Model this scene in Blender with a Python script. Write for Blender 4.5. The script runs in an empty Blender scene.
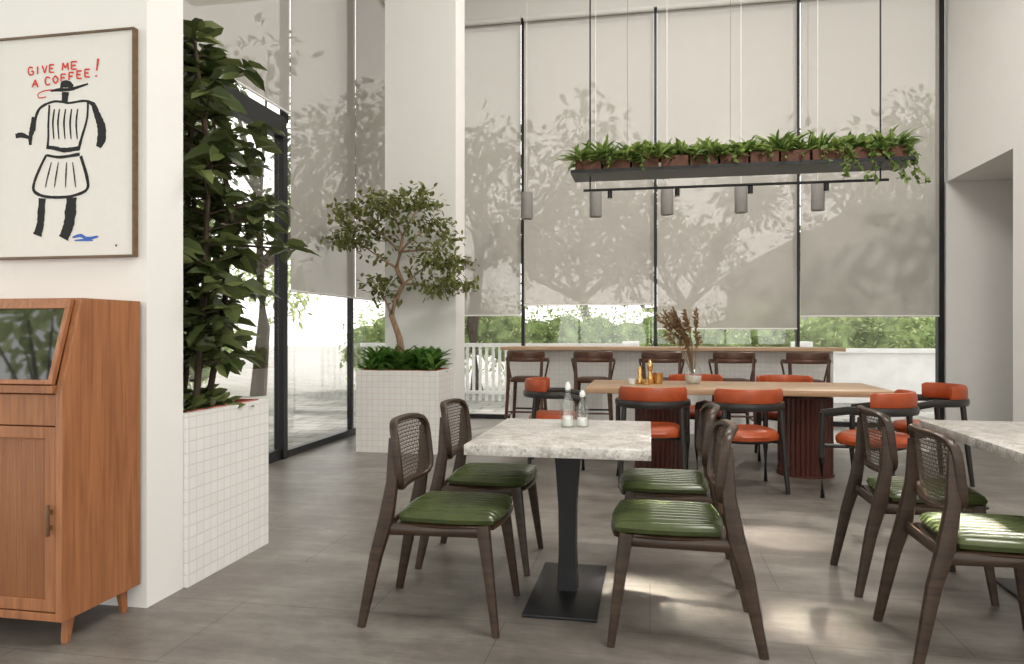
import bpy, math, random
from math import sin, cos, pi, radians
from mathutils import Vector, Matrix
random.seed(7)
H=1.22; F=728.0; SY,CY=0.1857,0.9826
scene=bpy.context.scene
def W(px,py,Y):
    """world point on the vertical plane at distance Y"""
    k=(px-512)/F; D=Y/(SY*k+CY)
    return Vector((D*(CY*k-SY),Y,H-(py-332)/F*D))
# ---------------------------------------------------------------- materials
def newmat(name):
    m=bpy.data.materials.new(name); m.use_nodes=True
    nt=m.node_tree; nt.nodes.clear()
    out=nt.nodes.new('ShaderNodeOutputMaterial')
    return m,nt,out
def principled(nt,out,col=(.8,.8,.8),rough=.5,metal=0,spec=.5):
    b=nt.nodes.new('ShaderNodeBsdfPrincipled')
    b.inputs['Base Color'].default_value=(*col,1); b.inputs['Roughness'].default_value=rough
    b.inputs['Metallic'].default_value=metal; b.inputs['Specular IOR Level'].default_value=spec
    nt.links.new(b.outputs[0],out.inputs[0]); return b
def N(nt,t,**k):
    n=nt.nodes.new(t)
    for a,v in k.items():
        if a in n.inputs: n.inputs[a].default_value=v
        else: setattr(n,a,v)
    return n
def ramp(nt,fac,stops):
    r=nt.nodes.new('ShaderNodeValToRGB'); e=r.color_ramp.elements
    while len(e)<len(stops): e.new(.5)
    for i,(p,c) in enumerate(stops):
        e[i].position=p; e[i].color=(*c,1)
    nt.links.new(fac,r.inputs[0]); return r
def bump(nt,b,h,strength=.2,dist=.01):
    n=nt.nodes.new('ShaderNodeBump'); n.inputs['Strength'].default_value=strength; n.inputs['Distance'].default_value=dist
    nt.links.new(h,n.inputs['Height']); nt.links.new(n.outputs[0],b.inputs['Normal'])
def m_plain(name,col,rough=.5,metal=0,spec=.5,nscale=30,var=.08):
    m,nt,out=newmat(name); b=principled(nt,out,col,rough,metal,spec)
    tc=N(nt,'ShaderNodeTexCoord'); no=N(nt,'ShaderNodeTexNoise',Scale=nscale,Detail=4.0)
    nt.links.new(tc.outputs['Object'],no.inputs['Vector'])
    r=ramp(nt,no.outputs[0],[(.3,tuple(c*(1-var) for c in col)),(.7,tuple(min(1,c*(1+var)) for c in col))])
    nt.links.new(r.outputs[0],b.inputs['Base Color']); return m
def m_wood(name,c1,c2,rough=.45,scale=(2,25,25),bs=.15):
    m,nt,out=newmat(name); b=principled(nt,out,c1,rough)
    tc=N(nt,'ShaderNodeTexCoord'); mp=N(nt,'ShaderNodeMapping'); mp.inputs['Scale'].default_value=scale
    no=N(nt,'ShaderNodeTexNoise',Scale=2.0,Detail=8.0,Distortion=.6)
    nt.links.new(tc.outputs['Object'],mp.inputs[0]); nt.links.new(mp.outputs[0],no.inputs['Vector'])
    r=ramp(nt,no.outputs[0],[(.3,c1),(.7,c2)])
    nt.links.new(r.outputs[0],b.inputs['Base Color']); bump(nt,b,no.outputs[0],bs,.002); return m
def m_tile(name,size,col,grout,mortar=.06,off=0,bs=.6):
    m,nt,out=newmat(name); b=principled(nt,out,col,.35)
    uv=N(nt,'ShaderNodeUVMap'); br=N(nt,'ShaderNodeTexBrick')
    br.offset=off; br.inputs['Scale'].default_value=1/size; br.inputs['Brick Width'].default_value=1; br.inputs['Row Height'].default_value=1
    br.inputs['Mortar Size'].default_value=mortar; br.inputs['Mortar Smooth'].default_value=.3
    br.inputs['Color1'].default_value=(*col,1); br.inputs['Color2'].default_value=(*[c*.96 for c in col],1); br.inputs['Mortar'].default_value=(*grout,1)
    nt.links.new(uv.outputs[0],br.inputs[0]); nt.links.new(br.outputs['Color'],b.inputs['Base Color'])
    inv=N(nt,'ShaderNodeMath',operation='SUBTRACT'); inv.inputs[0].default_value=1; nt.links.new(br.outputs['Fac'],inv.inputs[1])
    bump(nt,b,inv.outputs[0],bs,.004); return m
def m_leaf(name,c1,c2,rough=.4,trans=.25):
    m,nt,out=newmat(name); b=principled(nt,out,c1,rough)
    g=N(nt,'ShaderNodeNewGeometry'); r=ramp(nt,g.outputs['Random Per Island'],[(0,c1),(1,c2)])
    nt.links.new(r.outputs[0],b.inputs['Base Color'])
    t=N(nt,'ShaderNodeBsdfTranslucent'); nt.links.new(r.outputs[0],t.inputs[0])
    mx=N(nt,'ShaderNodeMixShader'); mx.inputs[0].default_value=trans
    nt.links.new(b.outputs[0],mx.inputs[1]); nt.links.new(t.outputs[0],mx.inputs[2]); nt.links.new(mx.outputs[0],out.inputs[0]); return m
def m_glass(name,tint=(1,1,1),refl=.06,rough=0.0):
    m,nt,out=newmat(name)
    t=N(nt,'ShaderNodeBsdfTransparent'); t.inputs[0].default_value=(*tint,1)
    g=N(nt,'ShaderNodeBsdfGlossy'); g.inputs['Roughness'].default_value=rough
    lw=N(nt,'ShaderNodeLayerWeight'); lw.inputs[0].default_value=.15
    mul=N(nt,'ShaderNodeMath',operation='MULTIPLY'); mul.inputs[1].default_value=.5; nt.links.new(lw.outputs['Facing'],mul.inputs[0])
    ad=N(nt,'ShaderNodeMath',operation='ADD'); ad.inputs[1].default_value=refl; nt.links.new(mul.outputs[0],ad.inputs[0])
    mx=N(nt,'ShaderNodeMixShader'); nt.links.new(ad.outputs[0],mx.inputs[0]); nt.links.new(t.outputs[0],mx.inputs[1]); nt.links.new(g.outputs[0],mx.inputs[2])
    nt.links.new(mx.outputs[0],out.inputs[0]); return m

M={}
M['wall']=m_plain('wall_paint',(.85,.835,.815),.85,nscale=3,var=.012)
M['ceil']=m_plain('ceiling_paint',(.87,.86,.84),.9,nscale=3,var=.01)
M['black']=m_plain('black_metal',(.018,.018,.02),.4,.3)
M['blackwood']=m_plain('black_lacquer',(.022,.019,.018),.35)
M['pend']=m_plain('grey_concrete',(.27,.26,.25),.8,nscale=60)
M['walnut']=m_wood('walnut',(.024,.013,.008),(.056,.031,.018),.36,(3,3,22))
M['stoolw']=m_wood('stool_wood',(.05,.019,.011),(.11,.045,.024),.35,(3,3,12))
M['oak']=m_wood('oak_cabinet',(.25,.093,.036),(.41,.165,.066),.5,(26,26,1.4))
M['oakd']=m_wood('oak_door',(.25,.098,.04),(.36,.15,.062),.5,(60,22,1.6),.5)
M['oaktop']=m_wood('oak_table_top',(.42,.26,.15),(.58,.39,.245),.35,(1.5,14,14))
M['green']=m_plain('green_leather',(.055,.072,.024),.27,nscale=12,var=.2)
M['orange']=m_plain('orange_leather',(.40,.066,.014),.42,nscale=12,var=.15)
M['drum']=m_plain('oxblood_fluted',(.085,.022,.014),.45)
M['pot']=m_wood('planter_wood',(.09,.028,.014),(.17,.058,.028),.6,(10,10,30))
M['soil']=m_plain('soil',(.03,.02,.014),.95)
M['tile']=m_tile('white_tile_fine',.058,(.89,.88,.86),(.77,.75,.73),.05,0)
M['tile2']=m_tile('white_tile_square',.06,(.87,.85,.82),(.72,.59,.53),.035,0,.3)
M['rim']=m_plain('terracotta_rim',(.40,.11,.07),.6)
M['brass']=m_plain('brass',(.75,.48,.20),.22,1.0)
M['white']=m_plain('white_ceramic',(.85,.84,.8),.3)
M['paper']=m_plain('paper',(.80,.78,.745),.8,var=.01)
M['frame']=m_wood('frame_wood',(.10,.055,.02),(.18,.10,.045))
M['ink']=m_plain('ink_black',(.012,.012,.014),.8)
M['red']=m_plain('ink_red',(.65,.04,.025),.8)
M['blue']=m_plain('ink_blue',(.05,.14,.5),.8)
M['dark']=m_plain('dark_glass',(.012,.013,.014),.03,0,1.0)
M['bark']=m_wood('bark',(.24,.14,.08),(.42,.29,.20),.9,(30,30,5),.6)
M['barkd']=m_wood('bark_dark',(.05,.033,.022),(.10,.07,.045),.9,(30,30,5),.6)
M['leafbig']=m_leaf('leaf_rubber',(.035,.058,.016),(.17,.20,.07),.30,.2)
M['leafsm']=m_leaf('leaf_olive',(.09,.115,.024),(.26,.28,.09),.45,.35)
M['leafgr']=m_leaf('leaf_bright',(.05,.15,.02),(.18,.34,.07),.45,.3)
M['leafhg']=m_leaf('leaf_hanging',(.055,.12,.022),(.34,.44,.13),.45,.35)
M['leafout']=m_leaf('leaf_hedge',(.30,.40,.13),(.74,.80,.45),.6,.5)
M['leaftree']=m_leaf('leaf_tree',(.05,.08,.03),(.16,.20,.08),.6,.35)
M['hcore']=m_plain('hedge_core',(.24,.32,.13),.9,nscale=5,var=.6)
M['dry']=m_leaf('dried_grass',(.22,.14,.07),(.42,.29,.16),.9,.35)
M['extw']=m_plain('exterior_white',(.88,.88,.87),.8,nscale=4)
M['exth']=m_plain('exterior_house',(.45,.43,.41),.8)
M['roof']=m_plain('roof_tiles',(.12,.11,.11),.8)
M['glass']=m_glass('window_glass')
M['bottle']=m_glass('bottle_glass',(.93,.95,.94),.13)
# floor
m,nt,out=newmat('concrete_tile_floor'); b=principled(nt,out,(.3,.28,.25),.4)
tc=N(nt,'ShaderNodeTexCoord'); n1=N(nt,'ShaderNodeTexNoise',Scale=1.1,Detail=9.0,Roughness=.7); nt.links.new(tc.outputs['Object'],n1.inputs['Vector'])
mp=N(nt,'ShaderNodeMapping'); mp.inputs['Scale'].default_value=(.5,2.2,1); mp.inputs['Rotation'].default_value=(0,0,.3); nt.links.new(tc.outputs['Object'],mp.inputs[0])
n2=N(nt,'ShaderNodeTexNoise',Scale=3.0,Detail=10.0,Roughness=.8); nt.links.new(mp.outputs[0],n2.inputs['Vector'])
mxn=N(nt,'ShaderNodeMath',operation='ADD'); nt.links.new(n1.outputs[0],mxn.inputs[0]); nt.links.new(n2.outputs[0],mxn.inputs[1])
hf=N(nt,'ShaderNodeMath',operation='MULTIPLY'); hf.inputs[1].default_value=.5; nt.links.new(mxn.outputs[0],hf.inputs[0])
r=ramp(nt,hf.outputs[0],[(.40,(.110,.096,.083)),(.5,(.185,.165,.146)),(.60,(.285,.262,.235))])
br=N(nt,'ShaderNodeTexBrick'); br.offset=.5; br.inputs['Scale'].default_value=1; br.inputs['Brick Width'].default_value=1.2; br.inputs['Row Height'].default_value=.6
br.inputs['Mortar Size'].default_value=.003; br.inputs['Color1'].default_value=(1,1,1,1); br.inputs['Color2'].default_value=(.87,.87,.87,1); br.inputs['Mortar'].default_value=(.55,.54,.53,1)
nt.links.new(tc.outputs['Object'],br.inputs[0])
mm=N(nt,'ShaderNodeMixRGB',blend_type='MULTIPLY'); mm.inputs[0].default_value=1; nt.links.new(r.outputs[0],mm.inputs[1]); nt.links.new(br.outputs['Color'],mm.inputs[2])
nt.links.new(mm.outputs[0],b.inputs['Base Color'])
rr=N(nt,'ShaderNodeMapRange'); rr.inputs['To Min'].default_value=.26; rr.inputs['To Max'].default_value=.55; nt.links.new(n2.outputs[0],rr.inputs[0]); nt.links.new(rr.outputs[0],b.inputs['Roughness'])
M['floor']=m
# terrazzo
m,nt,out=newmat('terrazzo'); b=principled(nt,out,(.7,.68,.65),.28)
tc=N(nt,'ShaderNodeTexCoord'); vo=N(nt,'ShaderNodeTexVoronoi',Scale=95.0); nt.links.new(tc.outputs['Object'],vo.inputs['Vector'])
r=ramp(nt,vo.outputs['Color'],[(0,(.34,.31,.29)),(.3,(.57,.54,.51)),(.55,(.72,.69,.66)),(1,(.48,.44,.41))])
no=N(nt,'ShaderNodeTexNoise',Scale=14.0,Detail=7.0); nt.links.new(tc.outputs['Object'],no.inputs['Vector'])
r2=ramp(nt,no.outputs[0],[(.36,(.66,.64,.62)),(.62,(1,1,1))])
mm=N(nt,'ShaderNodeMixRGB',blend_type='MULTIPLY'); mm.inputs[0].default_value=1; nt.links.new(r.outputs[0],mm.inputs[1]); nt.links.new(r2.outputs[0],mm.inputs[2])
nt.links.new(mm.outputs[0],b.inputs['Base Color']); M['terr']=m
# cane webbing
m,nt,out=newmat('cane_webbing'); b=principled(nt,out,(.07,.05,.035),.6)
uv=N(nt,'ShaderNodeUVMap'); sp=N(nt,'ShaderNodeSeparateXYZ'); nt.links.new(uv.outputs[0],sp.inputs[0])
def stripes(sock,per,thr):
    a=N(nt,'ShaderNodeMath',operation='MULTIPLY'); a.inputs[1].default_value=1/per; nt.links.new(sock,a.inputs[0])
    f=N(nt,'ShaderNodeMath',operation='FRACT'); nt.links.new(a.outputs[0],f.inputs[0])
    l=N(nt,'ShaderNodeMath',operation='LESS_THAN'); l.inputs[1].default_value=thr; nt.links.new(f.outputs[0],l.inputs[0]); return l.outputs[0]
ad=N(nt,'ShaderNodeMath',operation='ADD'); nt.links.new(sp.outputs[0],ad.inputs[0]); nt.links.new(sp.outputs[1],ad.inputs[1])
sb=N(nt,'ShaderNodeMath',operation='SUBTRACT'); nt.links.new(sp.outputs[0],sb.inputs[0]); nt.links.new(sp.outputs[1],sb.inputs[1])
ss=[stripes(sp.outputs[0],.016,.30),stripes(sp.outputs[1],.016,.30),stripes(ad.outputs[0],.032,.15),stripes(sb.outputs[0],.032,.15)]
cur=ss[0]
for s in ss[1:]:
    x=N(nt,'ShaderNodeMath',operation='MAXIMUM'); nt.links.new(cur,x.inputs[0]); nt.links.new(s,x.inputs[1]); cur=x.outputs[0]
t=N(nt,'ShaderNodeBsdfTransparent'); mx=N(nt,'ShaderNodeMixShader'); nt.links.new(cur,mx.inputs[0]); nt.links.new(t.outputs[0],mx.inputs[1]); nt.links.new(b.outputs[0],mx.inputs[2]); nt.links.new(mx.outputs[0],out.inputs[0])
M['cane']=m
# blind fabric
m,nt,out=newmat('sheer_blind_fabric')
d=N(nt,'ShaderNodeBsdfDiffuse'); d.inputs[0].default_value=(.56,.545,.515,1)
tl=N(nt,'ShaderNodeBsdfTranslucent'); tl.inputs[0].default_value=(.46,.445,.42,1)
t=N(nt,'ShaderNodeBsdfTransparent'); t.inputs[0].default_value=(.95,.93,.90,1)
a=N(nt,'ShaderNodeMixShader'); a.inputs[0].default_value=.40; nt.links.new(d.outputs[0],a.inputs[1]); nt.links.new(tl.outputs[0],a.inputs[2])
a2=N(nt,'ShaderNodeMixShader'); a2.inputs[0].default_value=.32; nt.links.new(a.outputs[0],a2.inputs[1]); nt.links.new(t.outputs[0],a2.inputs[2]); nt.links.new(a2.outputs[0],out.inputs[0])
M['blind']=m
# exterior paving
m,nt,out=newmat('exterior_paving'); b=principled(nt,out,(.6,.6,.58),.8)
tc=N(nt,'ShaderNodeTexCoord'); br=N(nt,'ShaderNodeTexBrick'); br.inputs['Scale'].default_value=1; br.inputs['Brick Width'].default_value=.6; br.inputs['Row Height'].default_value=.3; br.inputs['Mortar Size'].default_value=.02
br.inputs['Color1'].default_value=(.40,.385,.36,1); br.inputs['Color2'].default_value=(.31,.295,.28,1); br.inputs['Mortar'].default_value=(.15,.17,.12,1)
nt.links.new(tc.outputs['Object'],br.inputs[0]); nt.links.new(br.outputs['Color'],b.inputs['Base Color']); M['pave']=m

# ---------------------------------------------------------------- mesh builder
class MB:
    def __init__(s): s.v=[];s.f=[];s.mi=[];s.mats=[];s.X=Matrix.Identity(4)
    def mat(s,k):
        if k not in s.mats: s.mats.append(k)
        return s.mats.index(k)
    def add(s,vs,fs,k):
        o=len(s.v); i=s.mat(k)
        s.v+= [s.X@Vector(v) for v in vs]
        for f in fs: s.f.append([o+a for a in f]); s.mi.append(i)
    def box(s,a,b,k):
        x0,x1=sorted((a[0],b[0]));y0,y1=sorted((a[1],b[1]));z0,z1=sorted((a[2],b[2]))
        s.add([(x0,y0,z0),(x1,y0,z0),(x1,y1,z0),(x0,y1,z0),(x0,y0,z1),(x1,y0,z1),(x1,y1,z1),(x0,y1,z1)],
              [(0,3,2,1),(4,5,6,7),(0,1,5,4),(1,2,6,5),(2,3,7,6),(3,0,4,7)],k)
    def rbox(s,a,b,k,r=.01):
        a=Vector(a);b=Vector(b);c=(a+b)/2;h=(b-a)/2
        h=Vector((abs(h.x),abs(h.y),abs(h.z)))
        import bmesh
        bm=bmesh.new(); bmesh.ops.create_cube(bm,size=2)
        for v in bm.verts: v.co=Vector((v.co.x*h.x,v.co.y*h.y,v.co.z*h.z))+c
        bmesh.ops.bevel(bm,geom=list(bm.edges),offset=r,segments=2,affect='EDGES',profile=.5)
        bm.verts.index_update(); s.add([v.co.copy() for v in bm.verts],[[v.index for v in f.verts] for f in bm.faces],k); bm.free()
    def prism(s,poly,axis,t0,t1,k):
        def P(p,t):
            return (t,p[0],p[1]) if axis=='x' else ((p[0],t,p[1]) if axis=='y' else (p[0],p[1],t))
        n=len(poly); vs=[P(p,t0) for p in poly]+[P(p,t1) for p in poly]
        fs=[list(range(n))[::-1],[n+i for i in range(n)]]+[(i,(i+1)%n,n+(i+1)%n,n+i) for i in range(n)]
        s.add(vs,fs,k)
    def lathe(s,prof,c,k,n=24,cap=True,flute=None):
        vs=[];fs=[]
        for (r,z) in prof:
            for i in range(n):
                a=2*pi*i/n; rr=r
                if flute: rr=r-flute[1]*(.5+.5*cos(a*flute[0]))
                vs.append((c[0]+rr*cos(a),c[1]+rr*sin(a),c[2]+z))
        for j in range(len(prof)-1):
            for i in range(n): fs.append((j*n+i,j*n+(i+1)%n,(j+1)*n+(i+1)%n,(j+1)*n+i))
        if cap: fs.append(list(range(n))[::-1]); fs.append([(len(prof)-1)*n+i for i in range(n)])
        s.add(vs,fs,k)
    def sweep(s,pts,rad,k,n=10,up=(0,0,1),sq=2.0,closed=False):
        pts=[Vector(p) for p in pts]; m=len(pts)
        if not isinstance(rad,list): rad=[rad]*m
        rad=[(r,r) if not isinstance(r,tuple) else r for r in rad]
        up=Vector(up); vs=[];fs=[]
        for j,p in enumerate(pts):
            if closed: d=pts[(j+1)%m]-pts[j-1]
            else: d=pts[min(j+1,m-1)]-pts[max(j-1,0)]
            d.normalize(); sd=d.cross(up)
            if sd.length<1e-3: sd=d.cross(Vector((1,0,0)))
            sd.normalize(); u2=sd.cross(d).normalized()
            for i in range(n):
                a=2*pi*(i+.5)/n; ca,sa=cos(a),sin(a)
                q=(abs(ca)**sq+abs(sa)**sq)**(-1/sq)
                vs.append(p+sd*(ca*q*rad[j][0])+u2*(sa*q*rad[j][1]))
        for j in range(m if closed else m-1):
            jj=(j+1)%m
            for i in range(n): fs.append((j*n+i,j*n+(i+1)%n,jj*n+(i+1)%n,jj*n+i))
        if not closed: fs.append(list(range(n))[::-1]); fs.append([(m-1)*n+i for i in range(n)])
        s.add(vs,fs,k)
    def leaf(s,p,d,n,L,w,k,droop=.15):
        d=d.normalized(); sd=d.cross(n)
        if sd.length<1e-3: sd=Vector((1,0,0))
        sd.normalize(); n=sd.cross(d); dz=Vector((0,0,-droop*L))
        c1=p+d*L*.35-n*w*.10+dz*.15; c2=p+d*L*.72-n*w*.10+dz*.55; tip=p+d*L+dz
        s.add([p,c1,c1+sd*w*.5+n*w*.2,c1-sd*w*.5+n*w*.2,c2,c2+sd*w*.4+n*w*.16,c2-sd*w*.4+n*w*.16,tip],
              [(0,2,1),(0,1,3),(1,2,5,4),(1,4,6,3),(4,5,7),(4,7,6)],k)
    def obj(s,name,smooth=40,loc=None,rot=0,bevel=0):
        me=bpy.data.meshes.new(name); me.from_pydata([tuple(v) for v in s.v],[],s.f)
        for k in s.mats: me.materials.append(M[k])
        me.polygons.foreach_set('material_index',s.mi)
        uvl=me.uv_layers.new(name='UVMap'); co=me.vertices
        data=[0.0]*(2*len(me.loops))
        for p in me.polygons:
            nx,ny,nz=abs(p.normal.x),abs(p.normal.y),abs(p.normal.z)
            for li in p.loop_indices:
                c=co[me.loops[li].vertex_index].co
                if nz>=nx and nz>=ny: u,v=c.x,c.y
                elif nx>=ny: u,v=c.y,c.z
                else: u,v=c.x,c.z
                data[2*li]=u; data[2*li+1]=v
        uvl.data.foreach_set('uv',data)
        if smooth:
            me.shade_smooth(); me.set_sharp_from_angle(angle=radians(smooth))
        me.update()
        o=bpy.data.objects.new(name,me); scene.collection.objects.link(o)
        if loc is not None: o.location=loc
        o.rotation_euler[2]=rot
        if bevel:
            bv=o.modifiers.new('bevel','BEVEL'); bv.width=bevel; bv.segments=2; bv.limit_method='ANGLE'
        return o
def inst(o,loc,rot=0):
    c=bpy.data.objects.new(o.name.split('.')[0],o.data); scene.collection.objects.link(c)
    c.location=loc; c.rotation_euler[2]=rot
    return c
def rv(s=1): return Vector((random.gauss(0,s),random.gauss(0,s),random.gauss(0,s)))
def simple(name,a,b,k,bevel=0):
    m=MB(); m.box(a,b,k); return m.obj(name,0,bevel=bevel)

# ---------------------------------------------------------------- room shell
YB=10.05; XL=-3.49; XR=3.67; ZT=5.6; ZC=6.3; YR=-2.6
simple('floor',(-7,YR,-.1),(7,YB+.1,0),'floor')
simple('ceiling',(-7,YR,ZC),(7,YB+.2,ZC+.1),'ceil')
m=MB(); m.box((XL-.1,YB-.05,ZT),(XR+.0,YB+.15,ZC),'wall'); m.box((3.66,YB-.02,0),(6.4,YB+.15,3.11),'wall'); m.obj('wall_back',0)
m=MB(); m.box((XR,-1,0),(XR+.2,8.32,ZC),'wall'); m.box((XR,8.32,3.11),(XR+.2,YB+.15,ZC),'wall'); m.obj('wall_right',0)
m=MB(); m.box((XR+.2,8.0,3.11),(6.4,YB+.15,3.25),'wall'); m.box((6.2,7.9,0),(6.4,YB-.02,3.11),'wall'); m.box((XR+.2,7.9,0),(6.4,8.1,3.11),'wall'); m.obj('wall_alcove',0)
m=MB(); m.box((-7,2.86,0),(-2.185,3.115,ZC),'wall'); m.obj('wall_poster',0)
m=MB(); m.box((XL-.05,3.115,ZT),(XL+.1,YB,ZC),'wall'); m.obj('wall_left',0)
m=MB(); m.box((-2.85,7.57,0),(-2.05,7.95,ZC),'wall'); m.obj('wall_column',0)
m=MB(); m.box((-7,YR-.1,5.4),(7,YR,ZC),'wall'); m.obj('wall_rear',0)
m=MB()
for x in (-7,-4.5,-2.2,0,2.2,4.5,6.94): m.box((x,YR-.08,0),(x+.06,YR-.02,5.4),'black')
m.obj('window_rear',0)
# back windows
mul=[-3.44,-1.743,.072,1.895,3.60]
for i in range(4):
    x0,x1=mul[i],mul[i+1]; m=MB(); y=YB
    hw=.020 if i<3 else .035
    m.box((x1-hw,y-.05,0),(x1+hw,y+.05,ZT),'black')
    if i==0: m.box((x0-.05,y-.07,0),(x0,y+.07,ZT),'black')
    m.box((x0+.036 if i else x0,y-.04,0),(x1-.036,y+.04,.06),'black'); m.box((x0+.036 if i else x0,y-.04,ZT-.06),(x1-.036,y+.04,ZT),'black')
    m.box((x0+.03,y+.0,.06),(x1-.03,y+.008,ZT-.06),'glass')
    m.obj('window_%d'%(i+1),0)
    bz=[1.44,1.58,1.25,1.41][i]
    m=MB(); x0b,x1b=x0+.022,x1-(.022 if i<3 else .036)
    m.box((x0b,y-.080,bz+.02),(x1b,y-.079,ZT-.02),'blind')
    m.sweep([(x0b,y-.080,bz+.012),(x1b,y-.080,bz+.012)],.011,'wall',8)
    m.sweep([(x0b,y-.11,ZT-.04),(x1b,y-.11,ZT-.04)],.04,'wall',12)
    m.obj('roller_blind',40)
# left windows / door
m=MB()
for (a,b2,zz0) in [(6.53,8.12,0),(8.12,9.98,0)]:
    m.box((XL-.03,b2-.025,0),(XL+.03,b2+.025,ZT),'black')
    m.box((XL-.03,a+.03,0),(XL+.03,b2-.03,.07),'black')
    m.box((XL-.004,a+.03,.07),(XL+.004,b2-.03,ZT),'glass')
m.box((XL-.03,6.50,3.25),(XL+.03,6.56,ZT),'black')
m.obj('window_5',0)
m=MB() # transom
m.box((XL-.04,3.12,3.18),(XL+.04,6.5,3.28),'black')
m.box((XL-.004,3.12,3.28),(XL+.004,6.5,ZT),'glass')
m.obj('window_6',0)
m=MB()
for y in (3.16,4.85,6.47):
    m.box((XL-.05,y-.04,0),(XL+.05,y+.04,3.18),'black')
m.box((XL-.05,3.21,3.08),(XL+.05,6.42,3.18),'black'); m.box((XL-.03,3.21,0),(XL+.03,4.8,.1),'black'); m.box((XL-.03,4.9,0),(XL+.03,6.42,.1),'black')
m.box((XL-.004,3.21,.1),(XL+.004,4.8,3.08),'glass'); m.box((XL-.004,4.9,.1),(XL+.004,6.42,3.08),'glass')
m.sweep([(XL+.09,5.02,.8),(XL+.09,5.02,1.6)],.014,'black',8)
m.sweep([(XL+.03,5.02,.85),(XL+.09,5.02,.85)],.01,'black',8); m.sweep([(XL+.03,5.02,1.55),(XL+.09,5.02,1.55)],.01,'black',8)
m.obj('door_1',40)
for a,b2,z in [(6.535,8.112,1.61),(8.128,9.9,1.61),(3.2,6.52,3.32)]:
    m=MB(); m.box((XL+.065,a,z+.02),(XL+.066,b2,ZT-.02),'blind'); m.sweep([(XL+.065,a,z+.012),(XL+.065,b2,z+.012)],.011,'wall',8); m.sweep([(XL+.09,a,ZT-.04),(XL+.09,b2,ZT-.04)],.04,'wall',12)
    m.obj('roller_blind',40)

# ---------------------------------------------------------------- exterior
m=MB(); m.box((-40,YB+.2,-.14),(40,60,-.02),'pave'); m.box((-40,-30,-.14),(-7.01,YB+.2,-.02),'pave'); m.box((-7.01,3.12,-.0),(XL-.06,YB+.2,.004),'pave'); m.box((-7.01,-30,-.14),(40,YR-.1,-.02),'pave'); m.obj('exterior_ground',0)
m=MB(); m.box((-.5,13.6,-.1),(14,13.8,.86),'extw'); m.box((-.52,13.55,.86),(14,13.85,.93),'extw')
for i in range(5): m.box((-.5+3*i,13.5,-.1),(-.2+3*i,13.9,1.05),'extw')
m.obj('garden_wall',0)
m=MB()
for i in range(40):
    x=-5.2+i*.12; m.box((x,12.8,-.1),(x+.05,12.84,1.0),'extw')
m.box((-5.3,12.78,.95),(-.45,12.86,1.02),'extw'); m.box((-5.3,12.78,.1),(-.45,12.86,.16),'extw'); m.obj('slat_fence',0)
def cloud(m,c,s,n,L,k,hor=.3):
    for _ in range(n):
        while True:
            q=Vector((random.uniform(-1,1),random.uniform(-1,1),random.uniform(-1,1)))
            if q.length<1: break
        q=q*(.55+.45*random.random())
        p=Vector(c)+Vector((q.x*s[0],q.y*s[1],q.z*s[2]))
        d=q+rv(.6)
        m.leaf(p,d,Vector((0,0,1))+rv(.5),L*random.uniform(.6,1.3),L*.5*random.uniform(.7,1.2),k)
def blob(m,c,s,k,n=10):
    vs=[];fs=[]
    for j in range(n+1):
        t=-pi/2+pi*j/n
        for i in range(n*2):
            a=pi*i/n; rr=1+.12*sin(3*a+5*t)+random.uniform(-.06,.06)
            vs.append((c[0]+s[0]*cos(t)*cos(a)*rr,c[1]+s[1]*cos(t)*sin(a)*rr,c[2]+s[2]*sin(t)))
    N2=n*2
    for j in range(n):
        for i in range(N2): fs.append((j*N2+i,j*N2+(i+1)%N2,(j+1)*N2+(i+1)%N2,(j+1)*N2+i))
    m.add(vs,fs,k)
m=MB()
for i in range(34):
    x=-6+i*.62; c=(x,15+random.uniform(-.3,.3),.9+random.uniform(-.1,.35)); blob(m,c,(.5,.35,.5),'hcore'); cloud(m,c,(.75,.7,1.1),560,.11,'leafout')
m.obj('hedge',0)
m=MB()
for i in range(14):
    y=3+i*.9; c=(-9.5+random.uniform(-.3,.3),y,1.0+random.uniform(-.3,.5)); blob(m,c,(.5,.5,.7),'hcore'); cloud(m,c,(.8,.8,1.1),260,.15,'leafout')
for i in range(16):
    y=6+i*.75; cloud(m,(-8.2+random.uniform(-.8,.3),y,random.uniform(1.8,4.6)),(.8,.8,.8),190,.17,'leafout')
m.obj('hedge',0)
def ext_tree(x,y,h,seed,r=2.2,n=900,L=.26,k='leaftree'):
    random.seed(seed); m=MB()
    top=Vector((x+random.uniform(-.4,.4),y,h*.38)); m.sweep([(x,y,-.1),(x+random.uniform(-.25,.25),y,h*.2),top],[.16,.12,.10],'barkd',8)
    for i in range(9):
        a=i*pi/4.5+random.random()*.5; e=top+Vector((cos(a)*r*.9,sin(a)*r*.9,random.uniform(.1,.55)*h)); mid=(top+e)/2+Vector((0,0,-.25))+rv(.25)
        m.sweep([top,mid,e],[.08,.055,.02],'barkd',6)
        for t in range(3):
            e2=mid+(e-mid)*random.random()+Vector((random.uniform(-1,1),random.uniform(-1,1),random.uniform(.3,1)))*r*.4
            m.sweep([mid,e2],[.035,.012],'barkd',5); cloud(m,e2,(r*.3,r*.3,r*.22),int(n/32),L,k)
        cloud(m,e,(r*.4,r*.4,r*.3),int(n/12),L,k)
    return m.obj('garden_tree',0)
for i,(x,y,h,r) in enumerate([(-3.4,14.2,6.5,2.4),(-1.2,17.5,5.2,2.0),(1.2,18,4.8,2.1),(4.6,14.6,5.4,2.1),(7.5,17,6,2.6),(-7.5,13,6.5,2.4),(-10.5,8.6,7,2.6),(-10.5,5.0,6.5,2.4),(-13,14,7,2.5)]): ext_tree(x,y,h,30+i,r,1400,.21)
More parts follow.
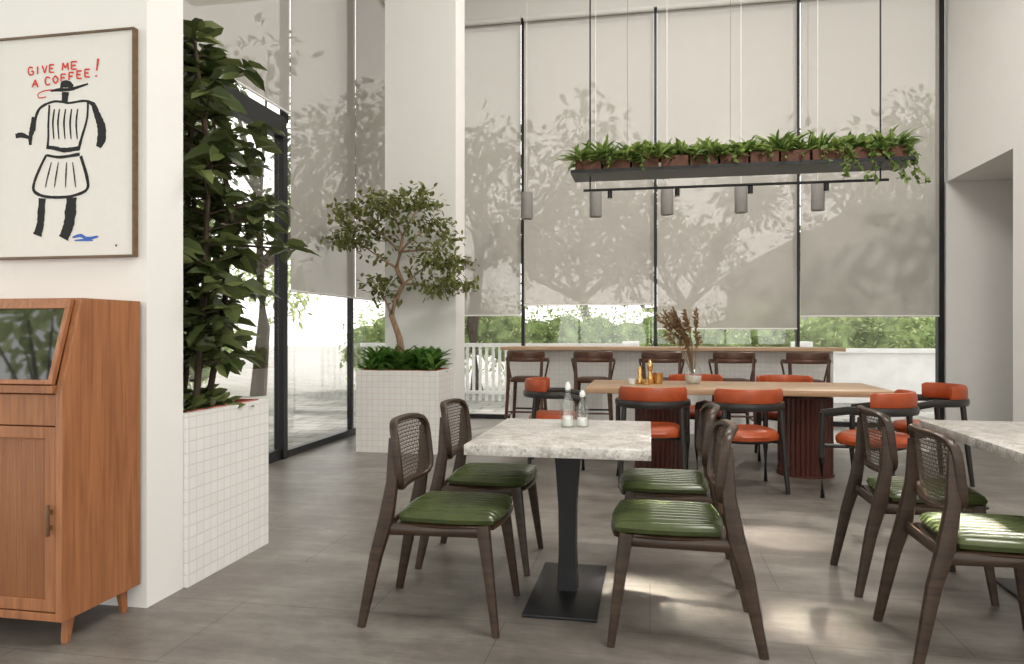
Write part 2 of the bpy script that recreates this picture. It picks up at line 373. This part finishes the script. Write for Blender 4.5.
for i,(x,y,h,r) in enumerate([(-6.5,-6.5,8,2.4),(-3.5,-7.5,9,2.6),(0,-9,8,3),(4,-9,7,3),(-9,-6,8,2.6)]): ext_tree(x,y,h,60+i,r,620,.35,'leafout')
m=MB()
m.box((3.2,25,-.1),(12,32,3.2),'exth'); m.prism([(2.6,3.2),(12.6,3.2),(8.6,5.3),(6.6,5.3)],'y',24.4,32.6,'roof'); m.box((5,24.9,1),(6.4,25,2.4),'dark'); m.box((8.5,24.9,1),(10,25,2.4),'dark')
m.obj('neighbour_house',0)
m=MB(); m.box((-17,3,-.1),(-15,24,2.6),'extw'); m.box((-17.3,2.7,2.6),(-14.7,24.3,2.75),'roof')
for i in range(6): m.box((-15.02,5+i*3,.8),(-14.96,6.4+i*3,2.1),'dark')
m.obj('street_building',0)

# ---------------------------------------------------------------- planters
random.seed(3)
def planter(name,x0,x1,y0,y1,h,k):
    m=MB(); t=.04
    m.box((x0,y0,0),(x1,y0+t,h),k); m.box((x0,y1-t,0),(x1,y1,h),k); m.box((x0,y0+t,0),(x0+t,y1-t,h),k); m.box((x1-t,y0+t,0),(x1,y1-t,h),k)
    m.box((x0+t,y0+t,h-.06),(x1-t,y1-t,h-.05),'soil')
    for a,b2 in (((x0+t,y0+t),(x1-t,y0+t+.012)),((x0+t,y1-t-.012),(x1-t,y1-t)),((x0+t,y0+t),(x0+t+.012,y1-t)),((x1-t-.012,y0+t),(x1-t,y1-t))):
        m.box((a[0],a[1],h-.05),(b2[0],b2[1],h+.006),'rim')
    m.box((x0+t,y0+t,.0),(x1-t,y1-t,.05),'soil')
    return m.obj(name,0)
planter('tiled_planter',-3.15,-2.165,3.12,3.87,.83,'tile')
planter('tiled_planter',-2.94,-2.068,6.98,7.56,.83,'tile2')
# big rubber plant
m=MB()
stems=[[(-2.55,3.5,.78),(-2.5,3.58,1.5),(-2.5,3.62,2.2),(-2.45,3.6,2.85)],[(-2.4,3.62,.78),(-2.33,3.68,1.3),(-2.27,3.66,1.9),(-2.36,3.62,2.4)],[(-2.7,3.55,.78),(-2.75,3.6,1.6),(-2.7,3.6,2.6)],[(-2.35,3.45,.78),(-2.28,3.42,1.4),(-2.3,3.5,2.1),(-2.42,3.55,2.8)],[(-2.6,3.7,.78),(-2.58,3.78,1.5),(-2.6,3.8,2.5)]]
def whorl(c,n,L,w,k,spread=1.0,droop=.35,upb=.25):
    a0=random.random()*6
    for i in range(n):
        a=a0+i*2.4+random.uniform(-.3,.3); d=Vector((cos(a)*spread,sin(a)*spread,upb+random.uniform(-.35,.45)))
        m.leaf(c+rv(.012),d,Vector((0,0,1))+rv(.45),L*random.uniform(.7,1.15),w*random.uniform(.8,1.2),k,droop)
for st in stems:
    m.sweep(st,[.018]*(len(st)-1)+[.008],'barkd',7)
    for j in range(len(st)-1):
        a,b2=Vector(st[j]),Vector(st[j+1]); n=int((b2-a).length/.085)
        for q in range(n):
            p=a+(b2-a)*(q/n)
            if p.z<.98: continue
            for _ in range(2):
                an=random.random()*6.28; e=p+Vector((cos(an),sin(an),.3))*random.uniform(.06,.27)
                if e.x<-3.3 or e.y<3.2 : continue
                m.sweep([p,e],[.006,.004],'barkd',5); whorl(e,6,.165,.092,'leafbig',droop=.5)
    whorl(Vector(st[-1]),8,.17,.09,'leafbig',upb=.5)
br0=Vector((-2.25,3.66,1.7)); e=Vector((-1.98,3.72,1.68)); m.sweep([br0,e],[.008,.004],'barkd',6); whorl(e,9,.16,.075,'leafbig')
for i in range(60):
    p=Vector((random.uniform(-2.75,-2.22),random.uniform(3.2,3.75),.78)); whorl(p+Vector((0,0,random.uniform(0,.08))),4,.15,.045,'leafbig',upb=.8)
for v in m.v:
    if v.y<3.13: v.y=3.13+ (3.13-v.y)*.2
m.obj('rubber_plant',30)
# olive tree
m=MB(); Yt=7.25
tp=[W(404,372,Yt),W(399,338,Yt),W(391,315,Yt),W(396,298,Yt+.03),W(403,284,Yt),W(396,268,Yt-.03),W(400,252,Yt),W(402,236,Yt)]
m.sweep(tp,[.042,.034,.03,.033,.028,.026,.022,.014],'bark',9)
brs=[(4,[(418,272),(432,262),(450,268)]),(4,[(425,285),(445,290),(460,285)]),(5,[(380,258),(362,245),(345,243)]),(6,[(385,238),(368,222),(345,212)]),(6,[(412,238),(430,228),(448,238)]),(7,[(395,220),(388,205),(380,198)]),(7,[(410,220),(420,205),(425,198)]),(2,[(385,300),(380,290),(378,283)]),(6,[(420,250),(440,250),(456,262)])]
tips=[]
for bi,pl in brs:
    pts=[tp[bi]]+[W(a,b2,Yt+random.uniform(-.3,.22)) for a,b2 in pl]
    m.sweep(pts,[.013,.010,.007,.004],'bark',6); tips+=[(p,1 if j else .5) for j,p in enumerate(pts[1:])]
def leafcl(c,n,s,L,k):
    for _ in range(n):
        p=c+Vector((random.gauss(0,s[0]),random.gauss(0,s[1]),random.gauss(0,s[2])))
        p.y=min(p.y,7.47)
        m.leaf(p,rv()+Vector((0,0,.1)),Vector((0,0,1))+rv(.4),L*random.uniform(.7,1.3),L*.55,k,.1)
for p,wt in tips:
    leafcl(p,int(50*wt),(.085,.10,.035),.068,'leafsm')
for a,b2 in [(342,222),(352,208),(372,200),(338,238),(352,240),(375,232),(398,198),(415,192),(430,207),(440,222),(455,262),(460,284),(445,280),(430,292),(350,232),(410,208),(392,212),(365,212),(384,282),(432,262)]:
    leafcl(W(a,b2,Yt+random.uniform(-.2,.15)),46,(.075,.10,.030),.068,'leafsm')
for v in m.v: v.y=min(v.y,7.54)
m.obj('olive_tree',30)
m=MB()
for i in range(90):
    p=Vector((random.uniform(-2.85,-2.15),random.uniform(7.05,7.5),.78))
    if (p-Vector((-2.45,7.25,.78))).length>.42: continue
    for _ in range(7):
        a=random.random()*6.28; m.leaf(p+Vector((0,0,random.uniform(.0,.17))),Vector((cos(a),sin(a),random.uniform(.5,1.8))),Vector((0,0,1)),random.uniform(.14,.32),.06,'leafgr',.35)
for v in m.v: v.y=min(v.y,7.56)
m.obj('ground_cover_plant',30)

# ---------------------------------------------------------------- poster
PX0,PX1,PZ0,PZ1=-2.95,-2.226,1.552,2.56; yw=2.86
m=MB(); fw=.009
m.box((PX0,yw-.03,PZ0),(PX1,yw-.002,PZ0+fw),'frame'); m.box((PX0,yw-.03,PZ1-fw),(PX1,yw-.002,PZ1),'frame'); m.box((PX0,yw-.03,PZ0+fw),(PX0+fw,yw-.002,PZ1-fw),'frame'); m.box((PX1-fw,yw-.03,PZ0+fw),(PX1,yw-.002,PZ1-fw),'frame')
m.box((PX0+fw,yw-.022,PZ0+fw),(PX1-fw,yw-.004,PZ1-fw),'paper')
ylay=[yw-.0225]
def pp(a,b2):
    u=a/138; t=41-.087*a; bo=260-.0217*a; v=(bo-b2)/(bo-t); return (PX0+u*(PX1-PX0),PZ0+v*(PZ1-PZ0))
def stroke(pts,w,k):
    P=[Vector(pp(*p)) for p in pts]; Q=[];ws=[]
    if not isinstance(w,list): w=[w]*len(P)
    for i in range(len(P)-1):
        p0,p1,p2,p3=P[max(i-1,0)],P[i],P[i+1],P[min(i+2,len(P)-1)]
        for j in range(6):
            t=j/6; Q.append(.5*((2*p1)+(-p0+p2)*t+(2*p0-5*p1+4*p2-p3)*t*t+(-p0+3*p1-3*p2+p3)*t**3)); ws.append(w[i]+(w[i+1]-w[i])*t)
    Q.append(P[-1]); ws.append(w[-1]); ylay[0]-=.00004; y=ylay[0]
    L=[];R=[]
    for i,q in enumerate(Q):
        d=(Q[min(i+1,len(Q)-1)]-Q[max(i-1,0)]).normalized(); n=Vector((-d.y,d.x)); hw=ws[i]*.0052/2*random.uniform(.9,1.1)
        L.append((q.x+n.x*hw,y,q.y+n.y*hw)); R.append((q.x-n.x*hw,y,q.y-n.y*hw))
    n=len(Q); m.add(L+R,[(i,i+1,n+i+1,n+i) for i in range(n-1)],k)
I='ink'
stroke([(56,92),(64,91),(75,90.5),(84,88),(93,85)],[1.5,3,3,2.5,1.5],I)
stroke([(67,89),(68,84),(74,83.5),(78,88)],[3,3,3,3],I)
stroke([(66,87),(72,86.5),(78,87.5)],[3,4,3],I)
stroke([(71,93),(70.5,98),(70,104)],[7,7,5],I)
stroke([(52,105),(60,102.5),(68,103),(75,104),(90,102),(99,106)],[2,2,2,2,2,4],I)
stroke([(52,105),(45,110),(41,120),(40,132)],[2.5,2.5,3,2],I)
stroke([(40,118),(38,130),(36,138),(36,146)],[5,6,4,3],I)
stroke([(21,137),(27,136),(33,138),(38,140)],[4,5,3,2],I)
stroke([(98,105),(102,116),(106,128),(106,140),(103,148)],[4,6,8,9,5],I)
stroke([(55,106),(54,125),(54,138),(53,150)],[2,2,2,2.5],I)
stroke([(93,104),(92,120),(87,138),(84,150)],[2,2,2.5,3],I)
for x in (60,65,71,77,83):
    stroke([(x,110),(x-1.5,124),(x-.5,140)],[1.2,1.8,1],I)
stroke([(52,148),(60,149),(70,151),(85,149)],[2.5,3.5,4,4],I)
stroke([(52,156),(66,158),(85,155)],[2,2.5,3],I)
stroke([(52,156),(46,168),(40,183),(40,192),(50,197),(66,198),(80,196),(92,190),(92,178),(86,157)],[2.5,2.5,2.5,3,2.5,2.5,2.5,2.5,3,3],I)
for x,x2 in ((57,51),(64,60),(72,71),(78,81)):
    stroke([(x,163),((x+x2)/2,175),(x2,188)],[.8,1.5,.8],I)
stroke([(48,199),(47,212),(46,225),(43,236)],[7,7,7,9],I)
stroke([(77,198),(76,212),(74,226),(69,239)],[10,11,10,10],I)
stroke([(78,238),(86,236),(92,239),(103,237)],[1.5,3,3,1.5],'blue'); stroke([(80,241),(90,240.5),(98,241)],[1,2,1],'blue')
stroke([(52,98),(45,99),(44,95),(50,92),(58,91)],[1,1,1,1,1],'red')
stroke([(103,60),(101.5,72)],[2.2,1.5],'red'); stroke([(101,76.5),(101.2,78)],[2,2],'red')
G={'G':[[(1,.9),(.3,1),(0,.5),(.3,0),(1,.1),(1,.45),(.6,.45)]],'I':[[(.5,1),(.5,0)]],'V':[[(0,1),(.5,0)],[(.5,0),(1,1)]],'E':[[(1,1),(.05,1)],[(.05,1),(.05,0)],[(.05,0),(1,0)],[(.05,.5),(.8,.5)]],
'M':[[(0,0),(.1,1)],[(.1,1),(.5,.3)],[(.5,.3),(.9,1)],[(.9,1),(1,0)]],'A':[[(0,0),(.5,1)],[(.5,1),(1,0)],[(.2,.4),(.8,.4)]],'C':[[(1,.9),(.3,1),(0,.5),(.3,0),(1,.1)]],'O':[[(.5,1),(0,.5),(.5,0),(1,.5),(.5,1)]],'F':[[(1,1),(.05,1)],[(.05,1),(.05,0)],[(.05,.5),(.8,.5)]]}
def word(s,x,y,w,h,gap,slope):
    xs=x
    for ch in s:
        for stp in G[ch]:
            stroke([(x+a*w,y+slope*(x-xs)-b2*h) for a,b2 in stp],1.35,'red')
        x+=w+gap
word('GIVE',34,76,4.8,7.5,2.2,-.12); word('ME',68,71.5,6,7.5,2.6,-.12)
word('A',38,88.5,6,7.5,2,-.1); word('COFFEE',51,86,5.0,7.5,2.8,-.2)
stroke([(120,245),(121,247)],[1.5,1.5],I)
m.obj('framed_poster',0)

# ---------------------------------------------------------------- cabinet
m=MB(); x1=-2.205; x0=-3.3; yb=2.845; yf=2.41
side=[(yb,.11),(yf,.11),(yf,.995),(yf+.10,1.355),(yb,1.355)]
m.prism(side,'x',x1-.03,x1,'oak'); m.prism(side,'x',x0,x0+.03,'oak')
m.box((x0+.03,yf+.10,1.33),(x1-.03,yb,1.355),'oak')
m.box((x0+.03,yf,.11),(x1-.03,yb,.14),'oak')
m.box((x0+.03,yf-.012,.985),(x1-.03,yb,1.015),'oak')
m.box((x0+.03,yb-.012,.14),(x1-.03,yb,1.33),'oak')
m.box((x0+.03,yf+.004,.86),(x1-.034,yf+.024,.98),'oak')
xm=(x0+x1)/2
for a,b2 in ((x0+.034,xm-.002),(xm+.002,x1-.034)):
    z0,z1=.145,.855; t=.045; y0=yf+.004;y1=yf+.026
    m.box((a,y0,z0),(a+t,y1,z1),'oak'); m.box((b2-t,y0,z0),(b2,y1,z1),'oak'); m.box((a+t,y0,z0),(b2-t,y1,z0+t),'oak'); m.box((a+t,y0,z1-t),(b2-t,y1,z1),'oak')
    m.box((a+t,y0+.009,z0+t),(b2-t,y1,z1-t),'oakd')
    n=60
    for i in range(n):
        xx=a+t+(b2-a-2*t)*(i+.5)/n; m.sweep([(xx,y0+.010,z0+t),(xx,y0+.010,z1-t)],.0028,'oakd',6)
def slant(xa,xb,s0,s1,off,th,k):
    d=Vector((.10,.34)).normalized(); nn=Vector((d.y,-d.x))
    b0=Vector((yf,1.015))+d*s0+nn*(-off); b1=Vector((yf,1.015))+d*s1+nn*(-off)
    m.prism([(b0.x,b0.y),(b1.x,b1.y),(b1.x-nn.x*(-th),b1.y-nn.y*(-th)),(b0.x-nn.x*(-th),b0.y-nn.y*(-th))],'x',xa,xb,k)
slant(x0+.03,x1-.03,0,.018,-.0,-.02,'oak'); slant(x0+.03,x1-.03,.305,.345,0,-.02,'oak'); slant(x1-.05,x1-.03,.018,.305,0,-.02,'oak'); slant(x0+.03,x0+.05,.018,.305,0,-.02,'oak')
slant(x0+.05,x1-.05,.018,.305,.008,-.006,'dark')
m.rbox((x1-.055,yf-.022,.44),(x1-.045,yf-.006,.56),'frame',.003); m.box((x1-.053,yf-.01,.46),(x1-.047,yf+.01,.48),'frame'); m.box((x1-.053,yf-.01,.52),(x1-.047,yf+.01,.54),'frame')
for x in (x0+.06,x1-.05):
    for y,s in ((yf+.09,-1),(yb-.06,1)):
        m.sweep([(x,y,.12),(x,y+s*.02,0)],[(.024,.024),(.015,.015)],'oak',8,sq=4)
m.obj('oak_sideboard',30,bevel=.002)

# ---------------------------------------------------------------- dining chair (faces +x)
def cushion(m,x0,x1,y0,y1,z0,z1,k,ribs=0,nx=14,ny=61,c=.35,depth=.010):
    cx,cy,sx,sy=(x0+x1)/2,(y0+y1)/2,(x1-x0)/2,(y1-y0)/2; vs=[];fs=[]
    for i in range(nx+1):
        for j in range(ny+1):
            u=-1+2*i/nx; v=-1+2*j/ny
            u=math.copysign(1-(1-abs(u))**1.5,u)
            x=u*math.sqrt(1-c*v*v/2); y=v*math.sqrt(1-c*u*u/2)
            e=max(abs(u),abs(v)); h=(1-e**6)**.5 if e<1 else 0
            rb=0
            if ribs: rb=-depth*(1-abs(sin(pi*ribs*(v+1)/2))**.5)*min(1,h*1.5)
            vs.append((cx+x*sx,cy+y*sy,z0+(z1-z0)*(.35+.65*h)+rb))
    W1=ny+1
    for i in range(nx):
        for j in range(ny): fs.append((i*W1+j,(i+1)*W1+j,(i+1)*W1+j+1,i*W1+j+1))
    bd=[i*W1 for i in range(nx+1)]+[nx*W1+j for j in range(1,ny+1)]+[i*W1+ny for i in range(nx-1,-1,-1)]+[j for j in range(ny-1,0,-1)]
    o=len(vs)
    for b2 in bd: vs.append((cx+(vs[b2][0]-cx)*.97,cy+(vs[b2][1]-cy)*.97,z0))
    n=len(bd)
    for i in range(n): fs.append((bd[i],o+i,o+(i+1)%n,bd[(i+1)%n]))
    fs.append([o+i for i in range(n)])
    m.add(vs,fs,k)
def build_chair():
    m=MB(); k='walnut'
    for s in (-1,1):
        m.sweep([(-.295,s*.232,0),(-.235,s*.218,.30),(-.195,s*.213,.44),(-.168,s*.21,.60),(-.172,s*.205,.78)],[(.014,.018),(.019,.028),(.021,.033),(.017,.027),(.011,.013)],k,12,up=(1,0,0),sq=3.5)
        m.sweep([(.275,s*.235,0),(.235,s*.215,.30),(.215,s*.205,.435)],[(.013,.015),(.019,.024),(.021,.030)],k,12,up=(1,0,0),sq=3.5)
        m.sweep([(-.205,s*.212,.405),(0,s*.213,.405),(.22,s*.207,.41)],[(.012,.024),(.012,.020),(.012,.024)],k,8,sq=4)
    m.sweep([(.218,-.20,.41),(.218,.20,.41)],[(.012,.022)]*2,k,8,sq=4)
    m.sweep([(-.19,-.21,.41),(-.19,.21,.41)],[(.012,.022)]*2,k,8,sq=4)
    cushion(m,-.175,.285,-.228,.228,.418,.44,k,0,8,12)
    cushion(m,-.165,.28,-.222,.222,.437,.490,'green',10,depth=.020,ny=81)
    def bx(y,z):
        return -.132-.045*(1-(y/.22)**2)-.12*(z-.6)
    loop=[]; a=.215; zc=.70; hz=.138
    for i in range(48):
        t=2*pi*i/48; q=(abs(cos(t))**5+abs(sin(t))**5)**(-1/5)
        y=a*cos(t)*q; z=zc+hz*sin(t)*q; loop.append((bx(y,z),y,z))
    m.sweep(loop,[(.013,.018)]*48,k,10,up=(1,0,0),sq=3,closed=True)
    vs=[];fs=[];n1,n2=10,6
    for i in range(n1+1):
        for j in range(n2+1):
            y=-a+2*a*i/n1; z=zc-hz+2*hz*j/n2; y*=.97; z=zc+(z-zc)*.97; vs.append((bx(y,z),y,z))
    for i in range(n1):
        for j in range(n2): fs.append((i*(n2+1)+j,(i+1)*(n2+1)+j,(i+1)*(n2+1)+j+1,i*(n2+1)+j+1))
    m.add(vs,fs,'cane')
    return m
ch=build_chair().obj('dining_chair',40,loc=(-.88,3.08,0))
inst(ch,(-.88,3.83,0)); inst(ch,(.125,3.08,0),pi); inst(ch,(.125,3.83,0),pi); inst(ch,(1.24,3.08,0)); inst(ch,(1.24,3.83,0)); inst(ch,(2.32,3.83,0),pi); inst(ch,(2.32,3.08,0),pi)
def bistro(name,x0,x1,y0,y1):
    m=MB(); cx,cy=(x0+x1)/2,(y0+y1)/2
    m.rbox((x0,y0,.705),(x1,y1,.75),'terr',.004)
    m.rbox((cx-.16,cy-.36,0),(cx+.16,cy+.36,.014),'black',.003)
    m.sweep([(cx,cy,.014),(cx,cy,.20),(cx,cy,.40),(cx,cy,.60),(cx,cy,.69)],[(.066,.066),(.056,.056),(.058,.058),(.075,.075),(.088,.088)],'black',4,up=(0,1,0),sq=2)
    m.rbox((cx-.15,cy-.3,.687),(cx+.15,cy+.3,.704),'black',.003)
    return m.obj(name,30)
bistro('bistro_table',-.765,.005,2.95,3.9)
bistro('bistro_table',1.42,2.20,2.95,4.25)
def bottle(m,c,h,r,k='bottle'):
    m.lathe([(r,0),(r*1.02,h*.08),(r,h*.55),(r*.45,h*.7),(r*.35,h*.85),(r*.42,h*.88)],c,k,20)
m=MB()
bottle(m,(-.40,3.60,.751),.21,.036); bottle(m,(-.33,3.62,.751),.17,.032)
for c,h in (((-.40,3.60,.751),.21),((-.33,3.62,.751),.17)):
    m.lathe([(.011,h*.86),(.014,h*.9),(.014,h*.98),(.006,h*1.05)],c,'white',12)
    m.lathe([(.026,.004),(.026,h*.25)],c,'white',16)
m.obj('oil_vinegar_cruet',40)

# ---------------------------------------------------------------- long table
m=MB(); m.rbox((-.54,6.2,.70),(1.915,7.2,.75),'oaktop',.006)
for cx in (.09,1.31):
    m.lathe([(.225,0),(.225,.66)],(cx,6.62,0),'drum',160,flute=(32,.016)); m.lathe([(.235,0),(.235,.02)],(cx,6.62,0),'drum',40); m.lathe([(.2,.66),(.2,.699)],(cx,6.62,0),'drum',40)
m.obj('communal_table',30)
m=MB(); c=(.385,6.8,.751)
m.lathe([(.05,0),(.075,.03),(.08,.09),(.06,.14),(.035,.17),(.04,.20)],c,'bottle',24); m.lathe([(.045,.004),(.068,.03),(.072,.07)],c,'white',24)
random.seed(11)
for i in range(34):
    a=random.random()*6.28; t=random.uniform(.03,.26); h=random.uniform(.35,.62)
    base=Vector(c)+Vector((0,0,.05)); tip=base+Vector((cos(a)*t*.7-.12*h/.5,sin(a)*t*.5,h)); mid=(base+tip)/2+Vector((.02,0,.05))
    m.sweep([base,mid,tip],[.002,.002,.001],'dry',4)
    for j in range(26):
        p=mid+(tip-mid)*(.4+.65*j/26); m.leaf(p,(tip-mid)+rv(.10),rv(),.055,.017,'dry',.3)
m.obj('pampas_vase',40)
m=MB()
m.lathe([(.035,0),(.04,.01),(.03,.06),(.018,.1),(.026,.14),(.03,.17),(.02,.2),(.008,.22)],(.0,6.72,.751),'brass',20)
m.lathe([(.032,0),(.036,.01),(.026,.05),(.018,.08),(.024,.12),(.012,.16)],(-.09,6.68,.751),'brass',20)
m.lathe([(.04,0),(.045,.03),(.045,.09),(.05,.1)],(.07,6.75,.751),'brass',20); m.lathe([(.03,0),(.035,.05)],(-.03,6.6,.751),'brass',20)
m.lathe([(.025,0),(.03,.05)],(-.16,6.64,.751),'white',20)
m.obj('brass_condiment_set',40)

# ---------------------------------------------------------------- orange armchair (faces +x)
def arc(r,a0,a1,n,z,zf=None,cx=0,ry=None):
    out=[]
    for i in range(n+1):
        a=a0+(a1-a0)*i/n; out.append((cx+r*cos(a),(ry or r)*sin(a),z+(zf(a) if zf else 0)))
    return out
m=MB()
cushion(m,-.25,.25,-.25,.25,.40,.48,'orange',0,12,24,c=.8)
m.lathe([(.22,.375),(.235,.39),(.235,.402)],(0,0,0),'blackwood',32)
m.sweep([(.26,.285,.62)]+arc(.285,radians(75),radians(285),26,.655)+[(.26,-.285,.62)],[(.015,.030)]*29,'blackwood',10,sq=3)
for s in (-1,1):
    m.sweep([(.255,s*.285,.63),(.262,s*.287,.3),(.255,s*.285,0)],[.021,.021,.017],'blackwood',10)
    m.sweep([(-.17,s*.22,.65),(-.20,s*.235,.3),(-.23,s*.25,0)],[.021,.021,.016],'blackwood',10)
    m.sweep([(.255,s*.285,.385),(.1,s*.2,.385)],[(.012,.016)]*2,'blackwood',8); m.sweep([(-.2,s*.235,.385),(-.1,s*.15,.385)],[(.012,.016)]*2,'blackwood',8)
m.sweep(arc(.262,radians(105),radians(255),22,.725),[(.012,.05)]+[(.026,.065)]*21+[(.012,.05)],'orange',14,sq=2.8)
oc=m.obj('orange_armchair',40,loc=(.02,5.98,0),rot=pi/2)
inst(oc,(.72,5.92,0),radians(105)); inst(oc,(1.62,5.78,0),radians(145)); inst(oc,(2.25,6.55,0),radians(185)); inst(oc,(-.86,6.7,0),radians(5))
inst(oc,(.45,7.45,0),radians(-90)); inst(oc,(1.3,7.45,0),radians(-90))

# ---------------------------------------------------------------- bar counter & stools
m=MB(); m.rbox((-1.80,8.72,1.0),(2.16,9.32,1.04),'oaktop',.004); m.box((-1.72,8.95,0),(2.08,9.2,1.0),'tile')
m.obj('bar_counter',0)
m=MB()
cushion(m,-.19,.21,-.20,.20,.64,.70,'stoolw',0,10,16,c=.6)
for s in (-1,1):
    m.sweep([(.22,s*.21,0),(.17,s*.17,.65)],[(.016,.016),(.022,.022)],'stoolw',8,sq=3)
    m.sweep([(-.24,s*.22,0),(-.18,s*.19,.65),(-.17,s*.20,.93)],[(.016,.016),(.022,.022),(.016,.018)],'stoolw',8,sq=3)
    m.sweep([(.205,s*.197,.25),(-.22,s*.208,.25)],.011,'stoolw',8)
m.sweep([(.2,-.2,.3),(.2,.2,.3)],.011,'black',8); m.sweep([(-.21,-.2,.3),(-.21,.2,.3)],.011,'stoolw',8)
m.sweep([(.06,.245,.88)]+arc(.245,radians(90),radians(270),20,.90)+[(.06,-.245,.88)],[(.013,.022)]*23,'stoolw',10,sq=3)
m.sweep(arc(.235,radians(115),radians(245),16,.95),[(.014,.05)]*17,'stoolw',10,sq=3)
m.sweep([(.05,.245,.88),(.06,.2,.66)],.011,'stoolw',8); m.sweep([(.05,-.245,.88),(.06,-.2,.66)],.011,'stoolw',8)
st=m.obj('bar_stool',40,loc=(-1.42,8.45,0),rot=pi/2)
for i in range(1,5): inst(st,(-1.42+.775*i,8.45,0),pi/2+random.uniform(-.1,.1))
m0=MB(); m0.lathe([(.07,0),(.074,.01),(.074,.32),(.07,.33)],(0,0,0),'pend',28); m0.sweep([(0,0,.33),(0,0,ZC-2.62)],.003,'extw',6); m0.lathe([(.05,ZC-2.62-.03),(.05,ZC-2.62)],(0,0,0),'extw',20)
po=m0.obj('pendant_lamp',40,loc=(-1.5,8.9,2.62))
for i in range(1,5): inst(po,(-1.5+.85*i,8.9,2.62))

# ---------------------------------------------------------------- hanging planter
random.seed(21)
X0,X1,Y0,Y1,Z=-.70,2.15,6.5,6.9,2.64
m=MB(); m.box((X0,Y0,Z),(X1,Y1,Z+.03),'black')
for x in (-.54,1.935):
    m.sweep([(x,6.7,Z-.12),(x,6.7,ZC)],.007,'black',10)
for x in (-.2,.7,1.35):
    m.sweep([(x,6.7,Z),(x,6.7,ZC)],.002,'pend',6)
m.sweep([(-.60,6.7,Z-.12),(2.0,6.7,Z-.12)],(.012,.012),'black',6,sq=5)
for x in (-.36,.24,.87,1.5):
    m.lathe([(.022,-.20),(.022,-.135)],(x,6.7,Z),'black',14); m.lathe([(.017,-.204),(.017,-.199)],(x,6.7,Z),'white',14)
nb=11
for i in range(nb):
    a=X0+.04+(X1-X0-.08)*i/nb; b2=a+(X1-X0-.08)/nb-.02
    m.box((a,Y0+.04,Z+.031),(b2,Y1-.05,Z+.13),'pot'); m.box((a+.01,Y0+.05,Z+.12),(b2-.01,Y1-.06,Z+.135),'soil')
m.obj('hanging_planter_shelf',0)
m=MB()
for i in range(110):
    c=Vector((X0+.06+(X1-X0-.12)*i/109,random.uniform(6.53,6.84),Z+.13)); kind=random.random()
    n=26; L=random.uniform(.13,.21) if kind<.6 else random.uniform(.22,.32)
    for _ in range(n):
        a=random.random()*6.28; el=random.uniform(.1,2.2)
        m.leaf(c+rv(.02),Vector((cos(a),sin(a),el)),Vector((0,0,1))+rv(.2),L*random.uniform(.6,1.1),(.055 if kind<.6 else .032),'leafhg',.4)
def vine(p,L,dx):
    pts=[p]; q=Vector(p)
    for j in range(int(L/.05)):
        q=q+Vector((dx*.05+random.uniform(-.02,.02),random.uniform(-.012,.012),-.04)); pts.append(q.copy())
    m.sweep(pts,.003,'leafhg',4)
    for q in pts:
        for _ in range(3): m.leaf(q,rv()+Vector((0,0,-.2)),rv(),.05,.032,'leafhg',.2)
for i in range(16):
    x=random.uniform(X0+.1,X1-.1); vine(Vector((x,Y0+.0,Z+.15)),random.uniform(.08,.16),0)
for i in range(7):
    vine(Vector((random.uniform(1.5,2.12),Y0-.005,Z+.13)),random.uniform(.2,.45),random.uniform(-.1,.4))
for i in range(2): vine(Vector((X1-.05,6.52+.05*i,Z+.13)),.42,.3)
m.obj('hanging_plants',30)

# ---------------------------------------------------------------- camera, lights, world
cam=bpy.data.cameras.new('camera'); co=bpy.data.objects.new('camera',cam); scene.collection.objects.link(co)
co.location=(0,0,H); co.rotation_euler=(pi/2,0,math.atan(138/728)); cam.sensor_width=36; cam.lens=F/1024*36; cam.clip_start=.05
scene.camera=co
w=bpy.data.worlds.new('sky'); scene.world=w; w.use_nodes=True; bg=w.node_tree.nodes['Background']; bg.inputs[0].default_value=(1,.99,.975,1); bg.inputs[1].default_value=2.2
def sun(d,st,ang,col):
    l=bpy.data.lights.new('sun','SUN'); l.energy=st; l.angle=ang; l.color=col; o=bpy.data.objects.new('sun',l); scene.collection.objects.link(o)
    o.rotation_euler=(-Vector(d)).to_track_quat('-Z','Y').to_euler(); o.location=(0,0,12)
sun((.30,.80,.60),4.2,.03,(1,.95,.88))
def aim(o,p,t):
    o.location=p; o.rotation_euler=(Vector(t)-Vector(p)).to_track_quat('-Z','Y').to_euler()
def area(name,p,t,e,s,col,sy=None,spread=None):
    l=bpy.data.lights.new(name,'AREA'); l.energy=e; l.size=s; l.color=col; o=bpy.data.objects.new(name,l); scene.collection.objects.link(o); aim(o,p,t)
    if sy: l.shape='RECTANGLE'; l.size_y=sy
    if spread: l.spread=radians(spread)
area('sun_patch_light',(3.3,1.9,5.9),(-.05,3.42,0),2.6,.10,(1,.93,.83),.35,5)  # added narrow-spread area lights, standing in for sun patches on the floor
area('sun_patch_light',(3.3,2.5,5.9),(.80,3.20,0),3.0,.10,(1,.93,.83),.40,5)
area('sun_patch_light',(3.3,3.2,5.9),(.70,4.55,0),1.2,.12,(1,.93,.83),.3,5)
area('fill_light',(1.8,1.8,6.1),(-1.0,3.5,0),240,1.6,(1,.955,.90))  # added overhead fill, out of view, to brighten the interior; no actual fittings
area('fill_light',(.6,6.8,6.1),(.3,6.8,0),130,2.0,(1,.955,.90))
scene.view_settings.view_transform='Standard'
scene.view_settings.exposure=.2
